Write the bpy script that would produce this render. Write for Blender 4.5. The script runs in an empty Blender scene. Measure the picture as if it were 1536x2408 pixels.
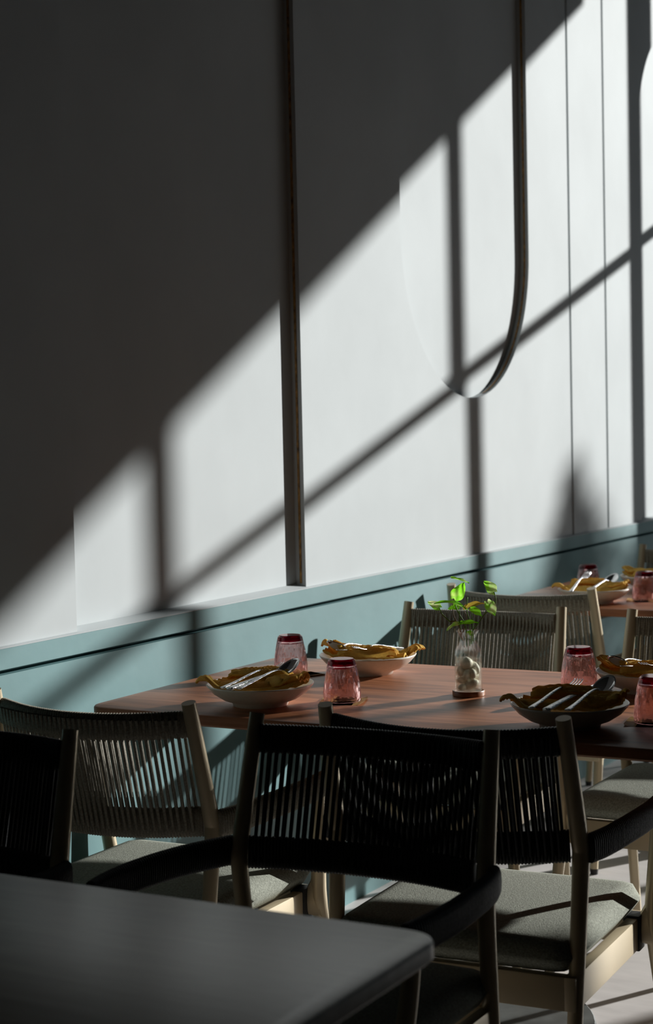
import bpy, bmesh, math, random
from mathutils import Vector, Matrix, noise
PI = math.pi
random.seed(7)
sc = bpy.context.scene
C = sc.collection

# ------------------------------------------------------------------ camera
cam_d = bpy.data.cameras.new('camera'); cam = bpy.data.objects.new('camera', cam_d); C.objects.link(cam)
cam_d.sensor_fit = 'VERTICAL'; cam_d.sensor_height = 36.0
cam_d.lens = 4124.11 / 2408 * 36.0
_F = Vector((-0.48522625, 0.87261669, -0.05563811)); _r = Vector((0.87435628, 0.48477238, -0.02228956)); _u = Vector((-0.00752158, 0.05946301, 0.99820217))
cam.matrix_world = Matrix(((_r.x, _u.x, -_F.x, 0), (_r.y, _u.y, -_F.y, 0), (_r.z, _u.z, -_F.z, 1.35), (0, 0, 0, 1)))
cam_d.clip_start = 0.05
cam_d.dof.use_dof = True; cam_d.dof.focus_distance = 3.62; cam_d.dof.aperture_fstop = 5.6
sc.camera = cam

# ------------------------------------------------------------------ world, sun, exposure
w = bpy.data.worlds.new('sky'); sc.world = w; w.use_nodes = True
bg = w.node_tree.nodes['Background']; bg.inputs[0].default_value = (0.55, 0.78, 1.0, 1); bg.inputs[1].default_value = 0.22
SUN_K, SUN_Z = 1.75, 0.56        # sunlight travels (-1, -SUN_K, -SUN_Z)
sun_d = bpy.data.lights.new('sun', 'SUN'); sun = bpy.data.objects.new('sun', sun_d); C.objects.link(sun)
sun_d.energy = 7.6; sun_d.angle = math.radians(0.68); sun_d.color = (1.0, 0.982, 0.955)
sun.location = (4, 14, 6)
sun.rotation_euler = Vector((-1, -SUN_K, -SUN_Z)).to_track_quat('-Z', 'Y').to_euler()
sc.view_settings.view_transform = 'Standard'; sc.view_settings.look = 'None'
sc.view_settings.exposure = 0.0; sc.view_settings.gamma = 1.0; sc.view_settings.use_curve_mapping = False
sc.cycles.max_bounces = 14; sc.cycles.transmission_bounces = 12; sc.cycles.transparent_max_bounces = 16
sc.cycles.diffuse_bounces = 5; sc.cycles.glossy_bounces = 5
sc.cycles.sample_clamp_indirect = 6.0

# ------------------------------------------------------------------ materials
def nt(m): m.use_nodes = True; return m.node_tree, m.node_tree.nodes['Principled BSDF']
def N(t, kind, **kw):
    n = t.nodes.new(kind)
    for k, v in kw.items(): setattr(n, k, v)
    return n
def mat(name, col, rough=0.6, metal=0.0, spec=0.5, noise_scale=None, amt=0.12, bump=0.0, bump_scale=60.0, stretch=None, col2=None):
    m = bpy.data.materials.new(name); t, b = nt(m)
    b.inputs['Base Color'].default_value = (*col, 1); b.inputs['Roughness'].default_value = rough
    b.inputs['Metallic'].default_value = metal; b.inputs['Specular IOR Level'].default_value = spec
    tc = N(t, 'ShaderNodeTexCoord'); mp = N(t, 'ShaderNodeMapping')
    t.links.new(tc.outputs['Object'], mp.inputs[0])
    if stretch: mp.inputs['Scale'].default_value = stretch
    if noise_scale:
        n = N(t, 'ShaderNodeTexNoise'); n.inputs['Scale'].default_value = noise_scale; n.inputs['Detail'].default_value = 6
        t.links.new(mp.outputs[0], n.inputs['Vector'])
        r = N(t, 'ShaderNodeValToRGB')
        c2 = col2 or tuple(c * (1 - amt * 1.6) for c in col)
        r.color_ramp.elements[0].position = 0.3; r.color_ramp.elements[0].color = (*c2, 1)
        r.color_ramp.elements[1].position = 0.7; r.color_ramp.elements[1].color = (*(min(1, c * (1 + amt)) for c in col), 1)
        t.links.new(n.outputs['Fac'], r.inputs[0]); t.links.new(r.outputs[0], b.inputs['Base Color'])
    if bump:
        n2 = N(t, 'ShaderNodeTexNoise'); n2.inputs['Scale'].default_value = bump_scale; n2.inputs['Detail'].default_value = 4
        t.links.new(mp.outputs[0], n2.inputs['Vector'])
        bp = N(t, 'ShaderNodeBump'); bp.inputs['Strength'].default_value = bump; bp.inputs['Distance'].default_value = 0.003
        t.links.new(n2.outputs['Fac'], bp.inputs['Height']); t.links.new(bp.outputs[0], b.inputs['Normal'])
    return m
def wood(name, c1, c2, c3, rough=0.38, axis='x', spec=0.5):
    m = bpy.data.materials.new(name); t, b = nt(m)
    tc = N(t, 'ShaderNodeTexCoord'); mp = N(t, 'ShaderNodeMapping')
    mp.inputs['Scale'].default_value = (1.2, 9, 9) if axis == 'x' else (9, 1.2, 9)
    t.links.new(tc.outputs['Object'], mp.inputs[0])
    n = N(t, 'ShaderNodeTexNoise'); n.inputs['Scale'].default_value = 2.2; n.inputs['Detail'].default_value = 8; n.inputs['Distortion'].default_value = 1.2
    n2 = N(t, 'ShaderNodeTexNoise'); n2.inputs['Scale'].default_value = 14; n2.inputs['Detail'].default_value = 8
    mp2 = N(t, 'ShaderNodeMapping'); mp2.inputs['Scale'].default_value = (0.6, 12, 12) if axis == 'x' else (12, 0.6, 12)
    t.links.new(tc.outputs['Object'], mp2.inputs[0]); t.links.new(mp.outputs[0], n.inputs['Vector']); t.links.new(mp2.outputs[0], n2.inputs['Vector'])
    r = N(t, 'ShaderNodeValToRGB'); e = r.color_ramp.elements
    e[0].position = 0.32; e[0].color = (*c1, 1); e[1].position = 0.72; e[1].color = (*c3, 1)
    k = e.new(0.5); k.color = (*c2, 1)
    mx = N(t, 'ShaderNodeMixRGB', blend_type='MULTIPLY'); mx.inputs[0].default_value = 0.55
    r2 = N(t, 'ShaderNodeValToRGB'); r2.color_ramp.elements[0].position = 0.35; r2.color_ramp.elements[0].color = (.72, .69, .67, 1); r2.color_ramp.elements[1].position = 0.6
    t.links.new(n.outputs['Fac'], r.inputs[0]); t.links.new(n2.outputs['Fac'], r2.inputs[0])
    t.links.new(r.outputs[0], mx.inputs[1]); t.links.new(r2.outputs[0], mx.inputs[2]); t.links.new(mx.outputs[0], b.inputs['Base Color'])
    b.inputs['Roughness'].default_value = rough; b.inputs['Specular IOR Level'].default_value = spec
    bp = N(t, 'ShaderNodeBump'); bp.inputs['Strength'].default_value = 0.06; bp.inputs['Distance'].default_value = 0.002
    t.links.new(n2.outputs['Fac'], bp.inputs['Height']); t.links.new(bp.outputs[0], b.inputs['Normal'])
    return m
def glassy(name, col, ior=1.46, clear=(1, 1, 1), fac=0.4, rough=0.0):
    m = bpy.data.materials.new(name); m.use_nodes = True; t = m.node_tree
    t.nodes.remove(t.nodes['Principled BSDF']); out = t.nodes['Material Output']
    g = N(t, 'ShaderNodeBsdfGlass'); g.inputs['Color'].default_value = (*col, 1); g.inputs['IOR'].default_value = ior; g.inputs['Roughness'].default_value = rough
    tr = N(t, 'ShaderNodeBsdfTransparent'); tr.inputs[0].default_value = (*clear, 1)
    mx = N(t, 'ShaderNodeMixShader'); mx.inputs[0].default_value = fac
    t.links.new(g.outputs[0], mx.inputs[1]); t.links.new(tr.outputs[0], mx.inputs[2]); t.links.new(mx.outputs[0], out.inputs[0])
    return m
def leafmat(name, c1, c2, thr=0.55, scale=28.0):
    m = bpy.data.materials.new(name); t, b = nt(m); out = t.nodes['Material Output']
    tc = N(t, 'ShaderNodeTexCoord'); n = N(t, 'ShaderNodeTexNoise'); n.inputs['Scale'].default_value = scale; n.inputs['Detail'].default_value = 5
    t.links.new(tc.outputs['Object'], n.inputs['Vector'])
    r = N(t, 'ShaderNodeValToRGB'); r.color_ramp.elements[0].position = thr - .05; r.color_ramp.elements[0].color = (*c1, 1)
    r.color_ramp.elements[1].position = thr + .07; r.color_ramp.elements[1].color = (*c2, 1)
    t.links.new(n.outputs['Fac'], r.inputs[0]); t.links.new(r.outputs[0], b.inputs['Base Color']); b.inputs['Roughness'].default_value = 0.35
    tl = N(t, 'ShaderNodeBsdfTranslucent'); t.links.new(r.outputs[0], tl.inputs[0])
    mx = N(t, 'ShaderNodeMixShader'); mx.inputs[0].default_value = 0.62
    t.links.new(b.outputs[0], mx.inputs[1]); t.links.new(tl.outputs[0], mx.inputs[2]); t.links.new(mx.outputs[0], out.inputs[0])
    return m

M = {}
M['white'] = mat('white_plaster', (.485, .52, .53), .75, noise_scale=2.5, amt=.05, bump=.12, bump_scale=9)
M['teal'] = mat('teal_paint', (.115, .235, .245), .55, noise_scale=3.0, amt=.10, bump=.15, bump_scale=22)
M['floor'] = mat('pale_stone', (.73, .69, .67), .5, noise_scale=7, amt=.06, stretch=(1, 3, 1), bump=.05, bump_scale=40)
M['dark'] = mat('dark_paint', (.045, .05, .05), .8, noise_scale=3, amt=.05)
M['ceil'] = mat('dark_ceiling', (.05, .055, .055), .9)
M['terrace'] = mat('terrace_stone', (.07, .07, .06), .8, noise_scale=4, amt=.1)
M['frame_dark'] = mat('window_metal', (.03, .03, .035), .5, noise_scale=5, amt=.1)
M['champ'] = mat('champagne_metal', (.56, .46, .31), .38, metal=.25, noise_scale=8, amt=.05)
M['rope_taupe'] = mat('taupe_rope', (.31, .28, .22), .7, noise_scale=300, amt=.22, bump=.3, bump_scale=500)
M['rope_black'] = mat('charcoal_rope', (.018, .020, .023), .5, noise_scale=300, amt=.22, bump=.3, bump_scale=500)
M['cushion'] = mat('grey_green_fabric', (.31, .32, .27), .95, spec=.1, noise_scale=260, amt=.22, bump=.4, bump_scale=420)
M['strap'] = mat('black_strap', (.012, .012, .014), .5)
M['rubber'] = mat('black_rubber', (.01, .01, .01), .6)
M['walnut'] = wood('walnut_top', (.19, .066, .028), (.34, .126, .054), (.49, .205, .10), rough=.42, spec=.28)
M['walnut_sheen'] = wood('walnut_top_grey_sheen', (.15, .125, .09), (.20, .165, .12), (.26, .215, .165), rough=.34)  # same walnut in shade, the grey wall reflection put into its colour
M['base'] = mat('stone_base', (.10, .105, .10), .5, noise_scale=14, amt=.35)
M['iron'] = mat('black_iron', (.02, .02, .02), .5, metal=.4)
M['plate'] = mat('cream_stoneware', (.82, .78, .70), .3, noise_scale=120, amt=.03)
M['napkin'] = mat('mustard_linen', (.95, .62, .14), .85, spec=.2, noise_scale=220, amt=.12, bump=.35, bump_scale=500)
_t = M['napkin'].node_tree; _b = N(_t, 'ShaderNodeBsdfTranslucent'); _b.inputs[0].default_value = (.75, .40, .06, 1); _x = N(_t, 'ShaderNodeMixShader'); _x.inputs[0].default_value = .3
_t.links.new(_t.nodes['Principled BSDF'].outputs[0], _x.inputs[1]); _t.links.new(_b.outputs[0], _x.inputs[2]); _t.links.new(_x.outputs[0], _t.nodes['Material Output'].inputs[0])
M['steel'] = mat('polished_steel', (.78, .78, .78), .14, metal=1.0)
M['steel_h'] = mat('hammered_steel', (.78, .78, .78), .2, metal=1.0, bump=.9, bump_scale=260)
M['coaster'] = mat('tan_leather', (.62, .38, .11), .55, noise_scale=60, amt=.15)
M['wcoaster'] = wood('round_wood', (.20, .075, .03), (.33, .14, .06), (.42, .2, .09), rough=.35)
M['pink'] = glassy('pink_glass', (.96, .84, .84), 1.46, (.93, .75, .73), .22)
M['magenta'] = bpy.data.materials.new('magenta_base'); M['magenta'].use_nodes = True
_t = M['magenta'].node_tree; _t.nodes.remove(_t.nodes['Principled BSDF']); _b = N(_t, 'ShaderNodeBsdfTransparent'); _b.inputs[0].default_value = (.34, .012, .09, 1); _t.links.new(_b.outputs[0], _t.nodes['Material Output'].inputs[0])
M['clear'] = glassy('clear_glass', (.97, .98, .97), 1.45, (.98, .985, .98), .80)
M['water'] = glassy('clear_water', (.97, .97, .93), 1.33, (.98, .98, .95), .85)
M['pane'] = glassy('window_glass', (1, 1, 1), 1.0, (.97, .98, .98), .97)
M['pebble'] = mat('river_pebble', (.80, .75, .62), .5, noise_scale=50, amt=.14, stretch=(1, 1, 3))
M['leaf'] = leafmat('pothos_green', (.26, .72, .03), (.62, .85, .20), .62)
M['leaf_pale'] = leafmat('pothos_variegated', (.30, .72, .05), (.76, .86, .42), .50)
M['leaf_yellow'] = leafmat('pothos_yellow', (.68, .46, .07), (.55, .55, .10), .55)
M['stem'] = mat('green_stem', (.16, .30, .05), .5)
M['stem_brown'] = mat('brown_stem', (.20, .10, .03), .5)
M['led'] = mat('amber_led_tape', (.38, .20, .05), .5, noise_scale=150, amt=.5, stretch=(1, 1, .4))
M['shrub'] = mat('shrub_leaf', (.03, .07, .02), .6)
M['pot'] = mat('grey_pot', (.2, .2, .2), .7)

# ------------------------------------------------------------------ mesh helpers
def to_obj(name, bm, m, parent=None, smooth=True, loc=None):
    me = bpy.data.meshes.new(name); bm.normal_update(); bm.to_mesh(me); bm.free()
    o = bpy.data.objects.new(name, me); C.objects.link(o)
    if m: me.materials.append(m)
    if smooth is True:
        for p in me.polygons: p.use_smooth = True
    elif smooth == 'auto':
        me.shade_smooth() if hasattr(me, 'shade_smooth') else None
        try: me.set_sharp_from_angle(angle=math.radians(35))
        except Exception: pass
    if parent: o.parent = parent
    if loc: o.location = loc
    return o
def thing(name, label, cat, loc=(0, 0, 0), rz=0, group=None):
    o = bpy.data.objects.new(name, None); C.objects.link(o); o.location = loc; o.rotation_euler = (0, 0, rz)
    o['label'] = label; o['category'] = cat
    if group: o['group'] = group
    return o
def tag(o, label, cat, group=None):
    o['label'] = label; o['category'] = cat
    if group: o['group'] = group
    return o
def struct(o): o['kind'] = 'structure'; return o
def dup(root, loc, rz=0, label=None, group=None):
    r = root.copy(); C.objects.link(r); r.location = loc; r.rotation_euler = (0, 0, rz)
    if label: r['label'] = label
    if group: r['group'] = group
    for ch in list(root.children):
        c = ch.copy(); C.objects.link(c); c.parent = r
        for g in ch.children:
            d = g.copy(); C.objects.link(d); d.parent = c
    return r
def box(bm, x0, x1, y0, y1, z0, z1, bevel=0.0, seg=2):
    b2 = bmesh.new()
    bmesh.ops.create_cube(b2, size=1.0)
    for v in b2.verts: v.co = Vector(((x0 + x1) / 2 + v.co.x * (x1 - x0), (y0 + y1) / 2 + v.co.y * (y1 - y0), (z0 + z1) / 2 + v.co.z * (z1 - z0)))
    if bevel: bmesh.ops.bevel(b2, geom=b2.edges[:], offset=bevel, segments=seg, profile=0.6, affect='EDGES')
    me = bpy.data.meshes.new('tmp'); b2.to_mesh(me); b2.free(); bm.from_mesh(me); bpy.data.meshes.remove(me)
def catmull(P, n):
    P = [Vector(p) for p in P]; out = []
    Q = [2 * P[0] - P[1]] + P + [2 * P[-1] - P[-2]]
    for i in range(1, len(Q) - 2):
        for k in range(n):
            t = k / n; a, b, c, d = Q[i - 1], Q[i], Q[i + 1], Q[i + 2]
            out.append(0.5 * ((2 * b) + (c - a) * t + (2 * a - 5 * b + 4 * c - d) * t * t + (3 * b - a - 3 * c + d) * t ** 3))
    out.append(P[-1]); return out
def sweep(bm, path, cross, up=Vector((0, 0, 1)), scale=None, cap=True):
    n = len(path); rings = []
    for i, p in enumerate(path):
        t = (path[min(i + 1, n - 1)] - path[max(i - 1, 0)]).normalized()
        s = t.cross(up)
        if s.length < 1e-4: s = Vector((1, 0, 0))
        s.normalize(); u = s.cross(t).normalized(); k = scale(i) if scale else (1, 1)
        rings.append([bm.verts.new(p + s * (cx * k[0]) + u * (cy * k[1])) for cx, cy in cross])
    m = len(cross)
    for i in range(n - 1):
        for j in range(m): bm.faces.new((rings[i][j], rings[i][(j + 1) % m], rings[i + 1][(j + 1) % m], rings[i + 1][j]))
    if cap:
        bm.faces.new(rings[0][::-1]); bm.faces.new(rings[-1])
def circ(r, n=12): return [(r * math.cos(2 * PI * i / n), r * math.sin(2 * PI * i / n)) for i in range(n)]
def oval(a, b, n=14, e=0.7):
    o = []
    for i in range(n):
        c, s = math.cos(2 * PI * i / n), math.sin(2 * PI * i / n)
        o.append((a * math.copysign(abs(c) ** e, c), b * math.copysign(abs(s) ** e, s)))
    return o
def tube(bm, pts, radii, n=12, sub=6, up=Vector((0.13, 1, 0.07))):
    path = catmull(pts, sub) if sub > 1 else [Vector(p) for p in pts]
    m = len(pts) - 1
    def sc_(i):
        t = i / (len(path) - 1) * m; k = min(int(t), m - 1); f = t - k
        r = radii[k] * (1 - f) + radii[k + 1] * f; return (r, r)
    sweep(bm, path, circ(1.0, n), up, sc_)
def resample(P, step):
    out = [P[0]]; acc = 0
    for a, b in zip(P, P[1:]):
        L = (b - a).length; d = step - acc
        while d <= L: out.append(a.lerp(b, d / L)); d += step
        acc = L - (d - step)
    return out
def wrapped(bm, P, a, b, pitch=0.0062, up=Vector((0, 0, 1)), ends=None):
    """a bar wound in rope: a swept oval whose surface rises over every turn"""
    path = resample(catmull(P, 24), pitch / 4); ph = [0.0, .75, 1.0, .75]
    jit = [random.uniform(.93, 1.05) for _ in range(len(path) // 4 + 2)]
    def s(i):
        k = ph[i % 4]; d = 0.0020 * k * jit[i // 4]
        e = 1.0 if not ends else (ends[0] + (ends[1] - ends[0]) * i / len(path))
        return ((a * e + d) / a, (b * e + d) / b)
    sweep(bm, path, oval(a, b), up, s)
def lathe(bm, prof, n=48, cap=False):
    rings = []
    for r, z in prof:
        if r < 1e-6: rings.append([bm.verts.new((0, 0, z))])
        else: rings.append([bm.verts.new((r * math.cos(2 * PI * i / n), r * math.sin(2 * PI * i / n), z)) for i in range(n)])
    for A, B in zip(rings, rings[1:]):
        for i in range(n):
            j = (i + 1) % n
            if len(A) == 1 and len(B) == 1: continue
            if len(A) == 1: bm.faces.new((A[0], B[j], B[i]))
            elif len(B) == 1: bm.faces.new((A[i], A[j], B[0]))
            else: bm.faces.new((A[i], A[j], B[j], B[i]))
def quad(bm, *pts): bm.faces.new([bm.verts.new(p) for p in pts])

# ------------------------------------------------------------------ room
XW, XR, XN = -2.286, -2.296, -2.326      # teal face, raised plaster, niche back
YW, ZC, Y0, XE = 8.3, 3.9, -3.5, 4.2     # window wall, ceiling height, rear, far side
ZL = 0.893
bm = bmesh.new(); box(bm, XN - .2, XE + .2, Y0 - .2, YW + .12, -.1, 0); struct(to_obj('floor', bm, M['floor'], smooth=False))
bm = bmesh.new(); box(bm, XN - .2, XE + .2, Y0 - .2, YW + .12, ZC, ZC + .1); struct(to_obj('ceiling', bm, M['ceil'], smooth=False))
bm = bmesh.new(); box(bm, XE, XE + .15, Y0, YW, 0, ZC); struct(to_obj('wall_right', bm, M['dark'], smooth=False))
bm = bmesh.new(); box(bm, XN - .15, XE + .15, Y0 - .15, Y0, 0, ZC); struct(to_obj('wall_rear', bm, M['dark'], smooth=False))
bm = bmesh.new(); box(bm, XN - .02, XW, Y0, YW, 0, .8385)
box(bm, XN - .02, XW - .030, Y0, YW, .8385, .848)
box(bm, XN - .02, XW, Y0, YW, .848, ZL, bevel=.0015, seg=1)
struct(to_obj('wall_left', bm, M['teal'], smooth=False))

# plaster wall above the ledge with recessed arched panels
bm = bmesh.new()
def rect(y0, y1, z0, z1, x=XR): quad(bm, (x, y0, z0), (x, y0, z1), (x, y1, z1), (x, y1, z0))
def side(y, z0, z1, xa=XN, xb=XR): quad(bm, (xa, y, z0), (xb, y, z0), (xb, y, z1), (xa, y, z1))
n1a, n1b, n2a, n2b, n3a, n3b = 3.014, 4.009, 4.610, 5.582, 6.727, 7.715
rect(Y0, n1a, ZL, ZC); rect(n1b, n2a, ZL, ZC); rect(n3b, YW, ZL, ZC)
gx = XR - .014
for (a, b) in ((n2b, 5.952), (5.972, 6.321), (6.341, n3a)): rect(a, b, ZL, ZC)
for g in (5.952, 6.321):
    rect(g, g + .02, ZL, ZC, gx); side(g, ZL, ZC, gx); side(g + .02, ZL, ZC, gx)
rect(Y0, YW, ZL, ZC, XN)
for y in (n1a, n1b): side(y, ZL, ZC)
NA = 40; cy2, cz2, r2 = (n2a + n2b) / 2, 1.877, (n2b - n2a) / 2
arc2 = [(cy2 - r2 * math.cos(PI * i / NA), cz2 - r2 * math.sin(PI * i / NA)) for i in range(NA + 1)]
for (ya, za), (yb, zb) in zip(arc2, arc2[1:]):
    quad(bm, (XR, ya, ZL), (XR, ya, za), (XR, yb, zb), (XR, yb, ZL)); quad(bm, (XN, ya, za), (XR, ya, za), (XR, yb, zb), (XN, yb, zb))
side(n2a, cz2, ZC); side(n2b, cz2, ZC)
cy3, cz3, r3 = (n3a + n3b) / 2, 2.414, (n3b - n3a) / 2
arc3 = [(cy3 - r3 * math.cos(PI * i / NA), cz3 + r3 * math.sin(PI * i / NA)) for i in range(NA + 1)]
for (ya, za), (yb, zb) in zip(arc3, arc3[1:]):
    quad(bm, (XR, ya, za), (XR, ya, ZC), (XR, yb, ZC), (XR, yb, zb)); quad(bm, (XN, ya, za), (XR, ya, za), (XR, yb, zb), (XN, yb, zb))
side(n3a, ZL, cz3); side(n3b, ZL, cz3)
quad(bm, (XN, Y0, ZL + .0095), (XN, YW, ZL + .0095), (XW + .0005, YW, ZL + .0005), (XW + .0005, Y0, ZL + .0005))
quad(bm, (XW + .0005, Y0, ZL + .0005), (XW + .0005, YW, ZL + .0005), (XW + .0005, YW, ZL - .001), (XW + .0005, Y0, ZL - .001))
bmesh.ops.remove_doubles(bm, verts=bm.verts, dist=1e-5)
box(bm, XN - .15, XN - .003, Y0, YW, ZL, ZC)
struct(to_obj('wall_left_upper', bm, M['white'], smooth=False))

# unlit LED tape set in the far edge of the recesses
bm = bmesh.new(); xm = (XN + XR) / 2
box(bm, xm - .0035, xm + .0035, n1b - .002, n1b, ZL + .012, ZC - .1, bevel=.0006, seg=1)
tag(to_obj('light_strip', bm, M['led'], smooth=False), 'straight amber light strip down the edge of the left wall recess', 'light strip')
bm = bmesh.new()
box(bm, xm - .0035, xm + .0035, n2b - .002, n2b, cz2, ZC - .1)
for (ya, za), (yb, zb) in zip(arc2[NA // 2 + 3:], arc2[NA // 2 + 4:]):
    ra = Vector((0, cy2 - ya, cz2 - za)).normalized() * .002; rb = Vector((0, cy2 - yb, cz2 - zb)).normalized() * .002
    quad(bm, (xm - .0035, ya + ra.y, za + ra.z), (xm + .0035, ya + ra.y, za + ra.z), (xm + .0035, yb + rb.y, zb + rb.z), (xm - .0035, yb + rb.y, zb + rb.z))
tag(to_obj('light_strip', bm, M['led'], smooth=False), 'curved amber light strip following the round-bottomed wall recess', 'light strip')

# window wall: one large framed window
WZ0, WZ1 = .12, 3.65; WX0, WX1 = -2.2, 2.10
bm = bmesh.new()
box(bm, XN - .15, XE, YW, YW + .12, 0, WZ0); box(bm, XN - .15, XE, YW, YW + .12, WZ1, ZC)
box(bm, XN - .15, WX0, YW, YW + .12, WZ0, WZ1); box(bm, WX1, XE, YW, YW + .12, WZ0, WZ1)
struct(to_obj('wall_window_side', bm, M['white'], smooth=False))
win = bpy.data.objects.new('window_1', None); C.objects.link(win); win['kind'] = 'structure'; win.location = (0, YW + .03, 0)
bm = bmesh.new()
for xc, hw in ((-1.395, .070), (-.452, .022), (.503, .024), (1.440, .026)): box(bm, xc - hw, xc + hw, -.025, .035, WZ0, WZ1, bevel=.003, seg=1)
box(bm, WX0, WX1, -.022, .032, 2.478, 2.517, bevel=.003, seg=1)
box(bm, WX0, WX1, -.03, .04, WZ0, WZ0 + .05); box(bm, WX0, WX1, -.03, .04, WZ1 - .05, WZ1); box(bm, WX0, WX0 + .04, -.03, .04, WZ0, WZ1); box(bm, WX1 - .04, WX1, -.03, .04, WZ0, WZ1)
to_obj('window_frame', bm, M['frame_dark'], win, smooth=False)
bm = bmesh.new(); box(bm, WX0 + .03, WX1 - .03, -.002, .002, WZ0 + .03, WZ1 - .03)
to_obj('window_pane', bm, M['pane'], win, smooth=False)

# outside: terrace, unseen canopy shaped to cast the slanting wall shadow
bm = bmesh.new(); box(bm, -9, 16, YW + .12, 26, -.15, -.03); struct(to_obj('floor_terrace', bm, M['terrace'], smooth=False))
bm = bmesh.new(); pts = [(-.99, YW + .13), (6.0, YW + .13), (6.0, 13.70), (4.2, 12.30), (2.95, 11.10), (2.40, 10.98)]
lo = [bm.verts.new((x, y, 3.552)) for x, y in pts]; hi = [bm.verts.new((x, y, 3.72)) for x, y in pts]
bm.faces.new(lo); bm.faces.new(hi[::-1])
NP = len(pts)
for i in range(NP): bm.faces.new((lo[i], hi[i], hi[(i + 1) % NP], lo[(i + 1) % NP]))
bmesh.ops.recalc_face_normals(bm, faces=bm.faces)
struct(to_obj('shadow_canopy_1', bm, M['dark'], smooth=False))

# ------------------------------------------------------------------ chairs
def yb(z):       # lean of the back posts
    return -.145 - .055 * max(0, (z - .60)) / .23
def make_chair(rope, label, loc, rz):
    t = thing('dining_chair', label, 'chair', loc, rz, 'rope-back armchairs')
    R = M[rope]; G = M['champ']
    for s in (-1, 1):                                       # rear legs, running up into the back posts
        bm = bmesh.new()
        pts = [(s * .2225, -.202, .832), (s * .2265, -.178, .735), (s * .231, -.150, .615), (s * .2315, -.146, .575), (s * .229, -.160, .44), (s * .2245, -.195, .15), (s * .2225, -.212, .012)]
        tube(bm, pts, [.0135, .0145, .0155, .0155, .0145, .0125, .0115], 14, 8)
        lg = to_obj('rear_leg', bm, G, t, 'auto')
        bm = bmesh.new(); tube(bm, [(s * .2225, -.212, 0), (s * .2225, -.2115, .016)], [.011, .0125], 14, 1); to_obj('foot_cap', bm, M['rubber'], lg, 'auto')
        bm = bmesh.new()                                    # front legs
        pts = [(s * .272, .196, .610), (s * .267, .202, .53), (s * .256, .216, .42), (s * .2545, .220, .365), (s * .259, .229, .30), (s * .270, .247, .16), (s * .278, .262, .012)]
        tube(bm, pts, [.0125, .0135, .0155, .0165, .015, .0130, .0115], 14, 8)
        sweep(bm, [Vector((s * .214, .212, .357)), Vector((s * .234, .214, .359)), Vector((s * .253, .219, .365))], oval(.013, .026, 12), Vector((0, 0, 1)), lambda i: ((1, 1), (1, 1.05), (1.1, 1.75))[i])
        lg = to_obj('front_leg', bm, G, t, 'auto')
        bm = bmesh.new(); tube(bm, [(s * .278, .262, 0), (s * .278, .262, .016)], [.011, .0125], 14, 1); to_obj('foot_cap', bm, M['rubber'], lg, 'auto')
        bm = bmesh.new()                                    # rope-wound arm
        wrapped(bm, [Vector((s * .247, -.148, .600)), Vector((s * .262, -.095, .602)), Vector((s * .276, -.01, .606)), Vector((s * .284, .09, .608)), Vector((s * .281, .175, .608)), Vector((s * .273, .224, .607))], .010, .0245, .0058)
        to_obj('arm', bm, R, t)
        bm = bmesh.new()                                    # strap over the front corner of the frame
        box(bm, s * .220 - .016, s * .220 + .016, .188, .226, .322, .390, bevel=.003, seg=2); to_obj('strap', bm, M['strap'], t, 'auto')
    def rail(z, bow): return [Vector((x, yb(z) - bow * (1 - (x / .212) ** 2), z - .006 * (1 - (x / .212) ** 2))) for x in (-.212, -.14, -.07, 0, .07, .14, .212)]
    bt, bb = .056, .050
    bm = bmesh.new(); wrapped(bm, rail(.790, bt), .0085, .024, .0058); to_obj('top_rail', bm, R, t)
    bm = bmesh.new(); wrapped(bm, rail(.601, bb), .0085, .027, .0058); to_obj('bottom_rail', bm, R, t)
    bm = bmesh.new(); n = 36                                # vertical cords, a front and a rear layer
    for layer, off in ((0, .0105), (1, -.0105)):
        for i in range(n):
            x = -.200 + .400 * i / (n - 1)
            x2 = x + random.uniform(-.0008, .0008); x1 = x + random.uniform(-.0008, .0008)
            k1 = 1 - (x1 / .212) ** 2; k2 = 1 - (x2 / .212) ** 2
            a = Vector((x1, yb(.80) - bt * k1 + off, .800)); b = Vector((x2, yb(.59) - bb * k2 + off, .585))
            ln = (a - b).normalized()
            sweep(bm, [a, a.lerp(b, .5), b], circ(.0032, 8), Vector((1, 0, 0)), None, False)
    to_obj('back_cords', bm, R, t)
    bm = bmesh.new()                                        # seat frame
    for s in (-1, 1): box(bm, s * .222 - .011, s * .222 + .011, -.19, .245, .325, .385, bevel=.003)
    box(bm, -.228, .228, .226, .248, .325, .385, bevel=.003); box(bm, -.215, .215, -.190, -.168, .325, .385, bevel=.003)
    to_obj('seat_frame', bm, G, t, 'auto')
    bm = bmesh.new(); nx, ny = 24, 24; x0, y0c, hw, hd = 0, .030, .230, .228
    def cush(u, v, top):
        su = math.copysign(min(1, abs(u)) ** 1.0, u); sv = v
        e = max(abs(u), abs(v)); cr = 1 - .055 * (max(0, abs(u) - .8) * 5) ** 2 * (max(0, abs(v) - .8) * 5) ** 2
        edge = (max(0, (abs(u) - .86) / .14)) ** 2 + (max(0, (abs(v) - .86) / .14)) ** 2
        h = .0285 * math.sqrt(max(0, 1 - min(1, edge))) ; crown = .008 * (1 - u * u) * (1 - v * v)
        z = .4145 + (h + crown if top else -h)
        return Vector((x0 + su * hw * cr, y0c + sv * hd * cr, z))
    G1 = [[bm.verts.new(cush(-1 + 2 * i / nx, -1 + 2 * j / ny, True)) for j in range(ny + 1)] for i in range(nx + 1)]
    G2 = [[bm.verts.new(cush(-1 + 2 * i / nx, -1 + 2 * j / ny, False)) for j in range(ny + 1)] for i in range(nx + 1)]
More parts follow.
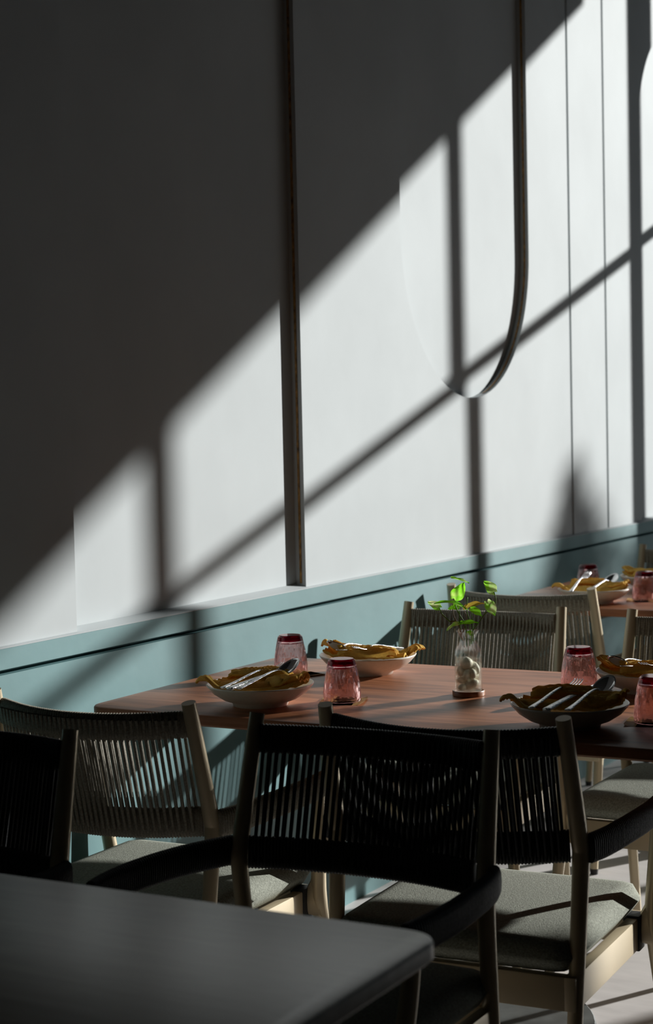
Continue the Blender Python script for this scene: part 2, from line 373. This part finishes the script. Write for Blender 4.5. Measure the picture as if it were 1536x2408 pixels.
    for i in range(nx):
        for j in range(ny):
            bm.faces.new((G1[i][j], G1[i + 1][j], G1[i + 1][j + 1], G1[i][j + 1])); bm.faces.new((G2[i][j], G2[i][j + 1], G2[i + 1][j + 1], G2[i + 1][j]))
    bmesh.ops.remove_doubles(bm, verts=bm.verts, dist=1e-4)
    bd = [e for e in bm.edges if e.is_boundary]
    if bd: bmesh.ops.bridge_loops(bm, edges=bd) if False else None
    to_obj('seat_cushion', bm, M['cushion'], t)
    return t
CT = make_chair('rope_taupe', 'taupe rope-back armchair at the left wall, nearest of the lighter chairs', (-1.990, 2.838, 0), math.radians(1))
CB = make_chair('rope_black', 'dark rope-back armchair in front, facing the bare table in the foreground', (-1.367, 2.392, 0), PI)
dup(CB, (-2.020, 2.132, 0), PI, 'dark rope-back armchair cut off by the left edge, behind the bare table')
dup(CB, (-1.3105, 2.930, 0), math.radians(3), 'dark rope-back armchair with a partly sunlit grey seat under the laid table')
dup(CT, (-1.910, 4.087, 0), PI, 'taupe rope-back armchair directly behind the green plant on the far side of the laid table')
dup(CT, (-1.2745, 4.097, 0), PI, 'taupe rope-back armchair with a sunlit pale seat at the right edge')
dup(CT, (-2.006, 4.970, 0), 0, 'taupe rope-back armchair pulled up to the farther table, its back above the plant')
dup(CT, (-1.330, 4.970, 0), 0, 'taupe rope-back armchair just past the right edge at the farther table')
dup(CT, (-1.945, 6.150, 0), PI, 'farthest rope-back armchair beyond the second table, at the teal wall')

# ------------------------------------------------------------------ tables
def make_table(label, loc, L, W, r=.045, bc=(0, 0), br=.36, top='walnut'):
    t = thing('dining_table', label, 'table', loc, 0, 'wooden dining tables')
    bm = bmesh.new(); ring = []
    for sx, sy, a0 in ((1, 1, 0), (-1, 1, 90), (-1, -1, 180), (1, -1, 270)):
        for k in range(9):
            a = math.radians(a0 + k * 90 / 8); ring.append((sx * (L / 2 - r) + r * math.cos(a), sy * (W / 2 - r) + r * math.sin(a)))
    prof = [(.012, -.0245), (.004, -.0240), (.0, -.020), (.0, -.004), (.0015, -.001), (.004, 0)]
    rr = [[bm.verts.new((x * (1 - 2 * i_ / L), y * (1 - 2 * i_ / W), .75 + z)) for x, y in ring] for i_, z in prof]
    n = len(ring)
    for A, B in zip(rr, rr[1:]):
        for i in range(n): bm.faces.new((A[i], A[(i + 1) % n], B[(i + 1) % n], B[i]))
    bm.faces.new(rr[-1]); bm.faces.new(rr[0][::-1])
    to_obj('tabletop', bm, M[top], t, 'auto')
    bm = bmesh.new(); lathe(bm, [(0, 0), (br, 0), (br, .008), (br - .004, .012), (0, .012)], 64)
    for v in bm.verts: v.co.x += bc[0]; v.co.y += bc[1]
    to_obj('base_plate', bm, M['base'], t, 'auto')
    bm = bmesh.new(); lathe(bm, [(.038, .012), (.038, .71), (0, .71)], 32); box(bm, -.22, .22, -.16, .16, .706, .7255)
    for v in bm.verts: v.co.x += bc[0]; v.co.y += bc[1]
    to_obj('pedestal', bm, M['iron'], t, 'auto')
    return t
make_table('walnut dining table laid for four with the plant bottle in the middle', (-1.462, 3.340, 0), 1.525, .80, bc=(-.23, .08), br=.385)
make_table('second wooden table farther back with glasses and plates at the right edge', (-1.462, 5.370, 0), 1.525, .80, bc=(-.05, 0))
make_table('bare wooden table in shade filling the lower left foreground', (-1.505, 1.400, 0), 1.30, .80, top='walnut_sheen')

# ------------------------------------------------------------------ tableware
TZ = .75
def make_plate(label, loc):
    t = thing('plate', label, 'plate', loc, 0, 'cream stoneware plates')
    bm = bmesh.new()
    lathe(bm, [(0, .006), (.050, .006), (.052, .0), (.057, .0), (.059, .007), (.078, .014), (.098, .027), (.1105, .041), (.1125, .0445), (.1110, .0460), (.1085, .0440), (.096, .031), (.076, .0185), (.05, .0115), (0, .0105)], 72)
    o = to_obj('bowl', bm, M['plate'], t); return t
def make_napkin(label, loc, rz, seed):
    """a folded cloth lying across the bowl: crumpled sheets stacked as layers"""
    t = thing('napkin', label, 'napkin', loc, rz, 'mustard linen napkins')
    def bowlz(r): 
        P = [(0, .0105), (.05, .0115), (.076, .0185), (.096, .031), (.1085, .044), (.1125, .047), (.16, .049)]
        for (a, za), (b, zb) in zip(P, P[1:]):
            if r <= b: return za + (zb - za) * (r - a) / (b - a)
        return .049
    def sheet(nm, ox, oy, ang, L, Wd, lift, amp, s, point=0.0, ridge=0.0):
        bm = bmesh.new(); nu, nv = 56, 34; g = {}
        ca, sa = math.cos(ang), math.sin(ang)
        for i in range(nu + 1):
            for j in range(nv + 1):
                u = -1 + 2 * i / nu; v = -1 + 2 * j / nv
                taper = 1 - point * max(0, abs(u) - .25) / .75
                x = u * L / 2; y = v * Wd / 2 * taper
                X = ox + x * ca - y * sa; Y = oy + x * sa + y * ca
                r = math.hypot(X, Y)
                nz = noise.noise(Vector((X * 16 + s, Y * 16, s))) * amp + noise.noise(Vector((X * 45, Y * 38 + s, s * 2))) * amp * .3
                fold = ridge * (1 - abs(((v * 1.35 + .22 * math.sin(u * 2.3 + s) + .17 * u + s * .37) % 1.0) * 2 - 1)) ** .8 * (1 - .35 * u * u)
                z = max(bowlz(r), .022) + lift + abs(nz) + fold - .006 * max(0, abs(u) - .85) * 6
                edge = .0035 * (max(0, abs(v) - .82) / .18) ** 2
                g[i, j] = bm.verts.new((X, Y, z - edge))
        for i in range(nu):
            for j in range(nv): bm.faces.new((g[i, j], g[i + 1, j], g[i + 1, j + 1], g[i, j + 1]))
        o = to_obj(nm, bm, M['napkin'], t)
        md = o.modifiers.new('thick', 'SOLIDIFY'); md.thickness = .0048; md.offset = 1
        md = o.modifiers.new('round', 'BEVEL'); md.width = .0015; md.segments = 2
        return o
    sheet('folded_cloth', .004, -.006, .05, .196, .120, .012, .004, seed, .45, .013)
    sheet('folded_cloth', -.072, -.050, -.28, .088, .038, .006, .003, seed + 6, .10, .006)
    sheet('folded_cloth', -.016, .040, .16, .130, .078, .022, .004, seed + 3, .40, .020)
    sheet('folded_cloth', .062, -.006, -.30, .088, .080, .018, .005, seed + 9, .45, .017)
    return t
def make_fork(label, loc, rz, tilt=0):
    t = thing('fork', label, 'fork', loc, rz, 'steel forks'); t.rotation_euler = (tilt, 0, rz)
    bm = bmesh.new()
    P = catmull([(0, -.10, 0), (0, -.06, .003), (0, -.01, .009), (0, .02, .010), (0, .035, .005)], 8); n = len(P)
    sweep(bm, P, oval(1, 1, 10), Vector((0, 0, 1)), lambda i: ((.0062 - .0042 * min(1, i / n * 1.35)), .0019))
    to_obj('handle', bm, M['steel_h'], t)
    bm = bmesh.new()
    P = catmull([(0, .032, .0055), (0, .042, .0035), (0, .055, .003)], 4); sweep(bm, P, oval(1, 1, 10), Vector((0, 0, 1)), lambda i: (.004 + .0075 * min(1, i / 6), .0012))
    for k in range(4):
        x = -.0093 + k * .0062
        sweep(bm, catmull([(x, .052, .003), (x, .072, .0035), (x * .95, .088, .006), (x * .9, .098, .010)], 4), oval(.0016, .0010, 6), Vector((0, 0, 1)), lambda i: (1 - .03 * i, 1))
    to_obj('tines', bm, M['steel'], t)
    return t
def make_spoon(label, loc, rz, tilt=0):
    t = thing('spoon', label, 'spoon', loc, rz, 'steel spoons'); t.rotation_euler = (tilt, 0, rz)
    bm = bmesh.new()
    P = catmull([(0, -.10, 0), (0, -.06, .003), (0, -.01, .009), (0, .02, .010), (0, .042, .0055)], 8); n = len(P)
    sweep(bm, P, oval(1, 1, 10), Vector((0, 0, 1)), lambda i: ((.0062 - .0042 * min(1, i / n * 1.35)), .0019))
    to_obj('handle', bm, M['steel_h'], t)
    bm = bmesh.new(); nr, na = 8, 32; prev = None; c = Vector((0, .066, .0055))
    for s in (0, 1):
        rings = []
        for i in range(nr + 1):
            q = i / nr; rings.append([bm.verts.new(c + Vector((.0215 * q * math.cos(a) * (1 - .12 * math.sin(a)), .031 * q * math.sin(a), .0125 * q * math.sin(a) + .0035 - .0095 * (1 - q * q) - (.0012 if s else 0) * (1 - q ** 6)))) for a in [2 * PI * k / na for k in range(na)]])
        for A, B in zip(rings, rings[1:]):
            for k in range(na):
                f = (A[k], A[(k + 1) % na], B[(k + 1) % na], B[k]); bm.faces.new(f if not s else f[::-1])
    bmesh.ops.remove_doubles(bm, verts=bm.verts, dist=1e-5)
    to_obj('spoon_bowl', bm, M['steel'], t)
    return t
def make_knife(label, loc, rz, tilt=0):
    t = thing('knife', label, 'knife', loc, rz, 'steel knives'); t.rotation_euler = (tilt, 0, rz)
    bm = bmesh.new(); P = catmull([(0, -.105, 0), (0, -.05, .001), (0, 0, .001), (0, .012, 0)], 6); n = len(P)
    sweep(bm, P, oval(1, 1, 10), Vector((0, 0, 1)), lambda i: (.0078 - .0022 * i / n, .0034)); to_obj('handle', bm, M['steel_h'], t)
    bm = bmesh.new(); P = catmull([(0, .010, 0), (0, .06, 0), (.002, .095, 0), (.006, .112, 0)], 6); n = len(P)
    sweep(bm, P, oval(1, 1, 8), Vector((0, 0, 1)), lambda i: (.0085 * (1 - max(0, i / n - .7) * 2.4), .0010)); to_obj('blade', bm, M['steel'], t)
    return t
def make_tumbler(label, loc, rz):
    t = thing('tumbler', label, 'glass', loc, rz, 'upturned pink tumblers')
    bm = bmesh.new(); rnd = random.Random(5); na = 15; H = .088
    def R_(z): return .0395 - .0015 * z / H - .0105 * (max(0, z - .02) / (H - .02)) ** 1.5
    zs = [0, .006, .017, .029, .041, .053, .064, .072, .084, .088]; rings = []
    for k, z in enumerate(zs):
        ring = []
        for i in range(na * 2):
            a = 2 * PI * (i + (.5 if k % 2 else 0)) / (na * 2); d = rnd.uniform(-.0016, .0010) if 2 <= k <= 6 and i % 2 == 0 else 0
            r = R_(z) + d - (.003 if k == 9 else 0); ring.append(bm.verts.new((r * math.cos(a), r * math.sin(a), z)))
        rings.append(ring)
    n = na * 2
    for k, (A, B) in enumerate(zip(rings, rings[1:])):
        for i in range(n):
            j = (i + 1) % n
            if 1 <= k <= 6:
                if k % 2 == 0: bm.faces.new((A[i], A[j], B[i])); bm.faces.new((A[j], B[j], B[i]))
                else: bm.faces.new((A[i], A[j], B[j])); bm.faces.new((A[i], B[j], B[i]))
            else: bm.faces.new((A[i], A[j], B[j], B[i]))
    bm.faces.new(rings[-1])
    inner = []
    for z in (0, .02, .04, .06, .069):
        inner.append([bm.verts.new(((R_(z) - .0032) * math.cos(2 * PI * i / n), (R_(z) - .0032) * math.sin(2 * PI * i / n), z)) for i in range(n)])
    for A, B in zip(inner, inner[1:]):
        for i in range(n): bm.faces.new((A[j := (i + 1) % n], A[i], B[i], B[j]))
    bm.faces.new(inner[-1][::-1])
    for i in range(n): bm.faces.new((rings[0][(i + 1) % n], rings[0][i], inner[0][i], inner[0][(i + 1) % n]))
    bmesh.ops.recalc_face_normals(bm, faces=bm.faces)
    o = to_obj('glass_body', bm, M['pink'], t, False)
    bm = bmesh.new(); lathe(bm, [(0, .0735), (.0245, .0735), (.0235, .0835), (0, .0835)], 40); to_obj('glass_base', bm, M['magenta'], t, 'auto')
    t.children[-1]['label'] = 'deep magenta thick base, turned up'
    return t
def make_coaster(label, loc, rz):
    bm = bmesh.new(); n = 12; s = .047; g = {}
    for i in range(n + 1):
        for j in range(n + 1):
            u, v = -1 + 2 * i / n, -1 + 2 * j / n; e = max(abs(u), abs(v)); cr = 1 - .06 * (abs(u) * abs(v)) ** 6
            g[i, j] = bm.verts.new((u * s * cr, v * s * cr, .0022 + .0045 * max(0, abs(u) - .55) ** 2 * 4))
    for i in range(n):
        for j in range(n): bm.faces.new((g[i, j], g[i + 1, j], g[i + 1, j + 1], g[i, j + 1]))
    r = bmesh.ops.solidify(bm, geom=bm.faces[:], thickness=.0030)
    o = to_obj('coaster', bm, M['coaster'], None, 'auto', loc); o.rotation_euler = (0, 0, rz)
    zs = min(v.co.z for v in o.data.vertices)
    for v in o.data.vertices: v.co.z -= zs
    return tag(o, label, 'coaster', 'tan leather coasters')

D = math.radians
sets = [  # name of the place, plate xy, cutlery heading, napkin turn
    ('left front', (-1.888, 3.095), 0), ('left back', (-1.880, 3.562), PI), ('right front', (-1.205, 3.098), 0), ('right back', (-1.200, 3.545), PI)]
desc = {'left front': 'on the sunlit table nearest the left wall', 'left back': 'behind the two pink glasses at the table\'s back edge',
        'right front': 'in shade at the table\'s front right', 'right back': 'at the right edge beyond the glass, half sunlit'}
P0 = N0 = F0 = S0 = K0 = None
for k, (nm, (x, y), h) in enumerate(sets):
    L = 'cream stoneware plate ' + desc[nm]
    if P0 is None: P0 = make_plate(L, (x, y, TZ))
    else: dup(P0, (x, y, TZ), 0, L)
    L = 'folded mustard napkin in the plate ' + desc[nm]
    make_napkin(L, (x, y, TZ + .002), h + D(8), 3.1 + k * 5)
    c, s = math.cos(h), math.sin(h)
    def at(dx, dy): return (x + dx * c - dy * s, y + dx * s + dy * c, TZ + .057)
    fo, so, ko = ((-.012, -.002), (.022, .000), (.004, -.004)) if k == 0 else ((-.028, .000), (.040, .002), (.006, -.004))
    def place(root, mk, L, off, turn):
        if root is None: root = mk(L, at(*off), h + D(turn), D(5))
        else: o = dup(root, at(*off), 0, L); o.rotation_euler = (D(5), 0, h + D(turn))
        return root
    F0 = place(F0, make_fork, 'steel fork lying on the napkin ' + desc[nm], fo, -10 if k == 0 else -6)
    S0 = place(S0, make_spoon, 'steel spoon lying on the napkin ' + desc[nm], so, -8 if k == 0 else -4)
    K0 = place(K0, make_knife, 'steel knife beside the spoon ' + desc[nm], ko, -7 if k == 0 else -6)

T0 = None
for (x, y, rz, L) in ((-1.743, 3.185, .3, 'upturned pink tumbler in front of the two left glasses, beside the napkin plate'), (-2.045, 3.490, 1.1, 'upturned pink tumbler closest to the teal wall on the laid table'),
                      (-1.347, 3.520, 2.0, 'upturned pink tumbler right of the plant, behind the shaded plate'), (-1.068, 3.185, 2.9, 'upturned pink tumbler cut by the right edge near the shaded plate')):
    if T0 is None: T0 = make_tumbler(L, (x, y, TZ + .0036), rz)
    else: dup(T0, (x, y, TZ + .0036), rz, L)
make_coaster('sunlit tan coaster under the front left tumbler', (-1.743, 3.190, TZ), D(20))
make_coaster('olive tan coaster under the tumbler closest to the wall', (-2.020, 3.490, TZ), D(-25))
make_coaster('tan coaster under the tumbler right of the plant', (-1.335, 3.515, TZ), D(-25))
make_coaster('tan coaster under the tumbler cut by the right edge', (-1.075, 3.185, TZ), D(10))
# the farther table
dup(P0, (-1.905, 5.120, TZ), 0, 'plate with a napkin on the farther table beside the chair post')
dup(P0, (-1.865, 5.575, TZ), 0, 'farthest plate, at the back of the farther table')
make_napkin('mustard napkin in the nearer plate of the farther table', (-1.905, 5.12, TZ + .002), D(8), 31)
make_napkin('mustard napkin in the farthest plate', (-1.865, 5.575, TZ + .002), PI, 37)
o = dup(F0, (-1.945, 5.10, TZ + .062), 0, 'steel fork standing up from the napkin on the farther table'); o.rotation_euler = (D(10), 0, D(4))
o = dup(S0, (-1.865, 5.09, TZ + .060), 0, 'steel spoon on the napkin of the farther table'); o.rotation_euler = (D(3), 0, D(-3))
dup(T0, (-2.030, 5.40, TZ + .0036), .8, 'upturned pink tumbler on the farther table close to the teal wall')
dup(T0, (-1.775, 5.215, TZ + .0036), 1.9, 'upturned pink tumbler at the right edge of the photo on the farther table')
make_coaster('coaster under the tumbler near the wall on the farther table', (-2.030, 5.40, TZ), D(-20))
make_coaster('coaster under the right-hand tumbler on the farther table', (-1.785, 5.215, TZ), D(15))

# ------------------------------------------------------------------ bottle with pothos
BX, BY = -1.534, 3.360
bm = bmesh.new(); lathe(bm, [(0, 0), (.0335, 0), (.0345, .001), (.0345, .010), (.0338, .0112), (.0315, .0112), (.0305, .007), (0, .007)], 56)
tag(to_obj('round_coaster', bm, M['wcoaster'], None, 'auto', (BX, BY, TZ)), 'small round wooden coaster with a raised rim under the plant bottle', 'coaster')
BZ = TZ + .0074
bot = thing('glass_bottle', 'clear glass bottle half full of water and pebbles holding the green cutting', 'bottle', (BX, BY, BZ))
bm = bmesh.new()
outer = [(0, 0), (.026, 0), (.0288, .002), (.0294, .006), (.0292, .076), (.0290, .084), (.0268, .092), (.0225, .099), (.0185, .105), (.0172, .110), (.0175, .116), (.0200, .123), (.0240, .1285), (.0243, .1300)]
inner = [(.0232, .1300), (.0228, .1285), (.0186, .1225), (.0158, .116), (.0155, .110), (.0168, .105), (.0206, .0975), (.0247, .091), (.0270, .083), (.0272, .006), (.0255, .004), (0, .0042)]
lathe(bm, outer + inner, 56); to_obj('bottle_glass', bm, M['clear'], bot)
bm = bmesh.new(); lathe(bm, [(0, .0046), (.0250, .0048), (.0267, .008), (.0267, .0715), (.0262, .0722), (0, .0720)], 48); to_obj('water', bm, M['water'], bot)
# camera-right / depth axes on the table, used to lay out pebbles, stems and leaves
UR = Vector((.8744, .4848, 0)).normalized(); WD = Vector((-.4848, .8744, 0)).normalized()
def loc3(u, z, d): return Vector((BX, BY, BZ)) + UR * u + WD * d + Vector((0, 0, z))
peb = [(-.004, .0615, -.004, .0135, .0130, .0128, 0, 'round cream pebble topmost in the bottle'),
       (.0135, .0500, .003, .0105, .0150, .010, .5, 'large pale pebble at the right, below the waterline'),
       (-.0155, .0440, .002, .0085, .0120, .010, .1, 'narrow grey pebble at the left wall of the bottle'),
       (-.0045, .0375, -.011, .0078, .0125, .0085, -.25, 'dark veined pebble in the middle of the bottle'),
       (.0085, .0400, -.013, .0070, .0110, .0078, .15, 'cream pebble right of the dark veined one'),
       (.0055, .0170, -.007, .0165, .0105, .012, .45, 'big smooth pebble leaning at the bottom right'),
       (-.0150, .0255, .000, .0090, .0075, .010, -.1, 'yellowish pebble low at the left'),
       (-.0125, .0120, -.008, .0105, .0068, .0085, .2, 'flat pale pebble resting on the bottom left'),
       (.0125, .0320, .009, .0105, .0090, .010, .3, 'pebble at the back right of the bottle'),
       (-.002, .0230, .012, .0110, .0100, .009, 0, 'pebble at the back of the bottle near the bottom'),
       (.000, .0470, .012, .0100, .0100, .009, .6, 'pebble at the back of the bottle at mid height')]
ang = math.atan2(UR.y, UR.x)
for (u, z, d, a, b, c, tl, L) in peb:
    bm = bmesh.new(); bmesh.ops.create_icosphere(bm, subdivisions=4, radius=1)
    for v in bm.verts:
        k = 1 + .05 * noise.noise(v.co * 1.3 + Vector((u * 900, z * 700, 0)))
        x, y, zz = v.co.x * a * k, v.co.y * c * k, v.co.z * b * k
        v.co = Vector((x * math.cos(tl) - zz * math.sin(tl), y, x * math.sin(tl) + zz * math.cos(tl)))
    o = to_obj('pebble', bm, M['pebble'], None, True, loc3(u, z, d)); o.rotation_euler = (0, 0, ang); tag(o, L, 'pebble', 'pebbles in the bottle')
# plant, pixel-measured layout in metres: u right, z up from bottle foot, d depth
K_ = .0001293
def q(px, pz, d=0): return ((px - 817) * K_, (2030 - pz) * K_, d)
plant = thing('pothos_cutting', 'green pothos cutting with variegated heart leaves standing in the glass bottle', 'plant', (BX, BY, BZ))
OB = Vector((BX, BY, BZ))
def stem(pts, r, m='stem'):
    bm = bmesh.new(); tube(bm, [loc3(*p) - OB for p in pts], [r * 1.1] + [r] * (len(pts) - 2) + [r * .8], 8, 6); to_obj('stem', bm, M[m], plant)
def leaf(base, tip, width, nrm, m='leaf', arch=.15, fold=.25, heart=.18, label=None, d2=0):
    """heart-shaped blade from petiole to tip, arched along the rib and folded at it"""
    B, T = loc3(*base) - OB, loc3(*tip) - OB; ax = T - B; Ln = ax.length; ax.normalize()
    n = (UR * nrm[0] + Vector((0, 0, nrm[1])) + WD * nrm[2]); n = (n - ax * n.dot(ax)).normalized(); s = ax.cross(n).normalized()
    bm = bmesh.new(); nu, nv = 20, 12; g = {}
    for i in range(nu + 1):
        t = i / nu; wv = width * .5 * (math.sin(PI * min(1, t ** .62)) ** .75 if 0 < t < 1 else 0) * (1 - .12 * t)
        if t == 0: wv = width * .26
        for j in range(nv + 1):
            v = -1 + 2 * j / nv
            back = -heart * Ln * (1 - t) ** 3 * min(1, abs(v) * 1.6) * (1 - .45 * abs(v) ** 4)
            p = B + ax * (t * Ln + back) + s * (v * wv) + n * (arch * Ln * 4 * t * (1 - t) * .5 + fold * abs(v) * wv * .8 + .0012 * math.sin(v * 5 + t * 11)) 
            g[i, j] = bm.verts.new(p)
    for i in range(nu):
        for j in range(nv): bm.faces.new((g[i, j], g[i + 1, j], g[i + 1, j + 1], g[i, j + 1]))
    bmesh.ops.remove_doubles(bm, verts=bm.verts, dist=1e-6)
    o = to_obj('leaf', bm, M[m], plant)
    if label: o['label'] = label
stem([q(800, 1290, 0), q(795, 1060, 0), q(770, 900, 0), q(690, 760, -.002), q(630, 620, -.004), q(603, 495, -.004)], .0013)
stem([q(880, 1250, 0), q(895, 1050, 0), q(1000, 900, .002), q(1120, 750, .004), q(1250, 640, .004), q(1290, 540, .004), q(1265, 400, .004)], .0012)
stem([q(730, 1200, 0), q(700, 1020, 0), q(660, 890, 0), q(560, 860, -.002), q(545, 880, -.002)], .0014, 'stem_brown')
stem([q(545, 880, -.002), q(480, 820, -.002), q(405, 740, -.004), q(365, 640, -.004)], .0013)
stem([q(750, 1250, .002), q(740, 1080, .002), q(790, 900, 0), q(795, 780, 0), q(770, 700, 0)], .0011, 'stem_brown')
stem([q(850, 1280, .003), q(860, 1050, .003), q(850, 850, .004), q(815, 700, .004), q(830, 480, .006)], .0012)
stem([q(760, 1300, .002), q(700, 1000, .003), q(600, 780, .006), q(590, 600, .010)], .0012, 'stem_brown')
stem([q(900, 1200, .003), q(905, 900, .004), q(885, 690, .006)], .0011)
stem([q(1060, 810, .003), q(1130, 700, .000), q(1150, 570, -.002)], .0010)
stem([q(700, 1000, -.002), q(690, 900, -.003), q(690, 690, -.003)], .0013)
leaf(q(605, 485, -.004), q(775, 225, -.010), .031, (.35, .25, -1), 'leaf', .10, .18, label='large bright green heart leaf, upright')
leaf(q(600, 165, .006), q(860, 250, .004), .014, (.1, 1, -.25), 'leaf_pale', .08, .3)
leaf(q(365, 635, -.004), q(170, 530, -.006), .020, (-.2, .55, -1), 'leaf_pale', .10, .15, label='yellow-green variegated leaf at the left')
leaf(q(775, 660, -.006), q(268, 560, -.014), .019, (-.15, 1, -.35), 'leaf', .28, .25, .1)
leaf(q(780, 660, 0), q(1105, 590, .002), .018, (.1, 1, -.55), 'leaf_yellow', .22, .3, .1, label='yellowing leaf')
leaf(q(1265, 400, .004), q(1095, 215, .000), .026, (.2, .3, -1), 'leaf_pale', .08, .15, label='variegated leaf on the tall right stem')
leaf(q(1150, 565, -.002), q(1270, 790, -.004), .026, (.25, .25, -1), 'leaf_pale', .10, .2)
leaf(q(690, 905, -.004), q(990, 890, -.010), .016, (0, 1, -.6), 'leaf', .15, .2)
leaf(q(700, 900, -.004), q(465, 1010, -.012), .015, (-.2, 1, -.5), 'leaf_pale', .25, .25)
leaf(q(690, 640, .010), q(505, 670, .006), .016, (0, .7, -.8), 'leaf', .15, .2)
leaf(q(885, 680, .006), q(1055, 800, .002), .020, (.2, .7, -.8), 'leaf', .25, .2)
leaf(q(880, 1075, 0), q(800, 1035, -.006), .011, (0, .5, -1), 'leaf', .1, .2)

# unseen evergreens outside, added to cast a soft shadow on the left wall
for (tx, top, slope, rmax, nleaf, L) in ((3.44, 4.38, .62, .46, 1500, 'tallest unseen evergreen, added to shade the wall'), (4.02, 4.34, 1.2, .36, 900, 'rounded unseen evergreen right of the tallest, added for shade'), (3.02, 3.86, 1.1, .30, 800, 'small unseen evergreen left of the tallest, added for shade')):
    sh = thing('shade_evergreen', L, 'tree', (tx, 16.0, -.03), 0, 'evergreens added for shade')
    bm = bmesh.new(); tube(bm, [(0, 0, 0), (0, 0, 2.0), (0, 0, top - .3)], [.07, .05, .02], 10, 3); to_obj('trunk', bm, M['stem_brown'], sh)
    bm = bmesh.new(); rs = random.Random(3)
    for i in range(nleaf):
        z = rs.uniform(top - 1.6, top); rr = min(rmax, slope * (top - z)) * math.sqrt(rs.random()); a = rs.uniform(0, 2 * PI)
        c = Vector((rr * math.cos(a), rr * math.sin(a), z)); e1 = Vector((rs.uniform(-1, 1), rs.uniform(-1, 1), rs.uniform(-1, 1))).normalized(); e2 = e1.orthogonal().normalized()
        quad(bm, c - e1 * .06, c + e2 * .03, c + e1 * .06, c - e2 * .03)
    to_obj('foliage', bm, M['shrub'], sh, False)
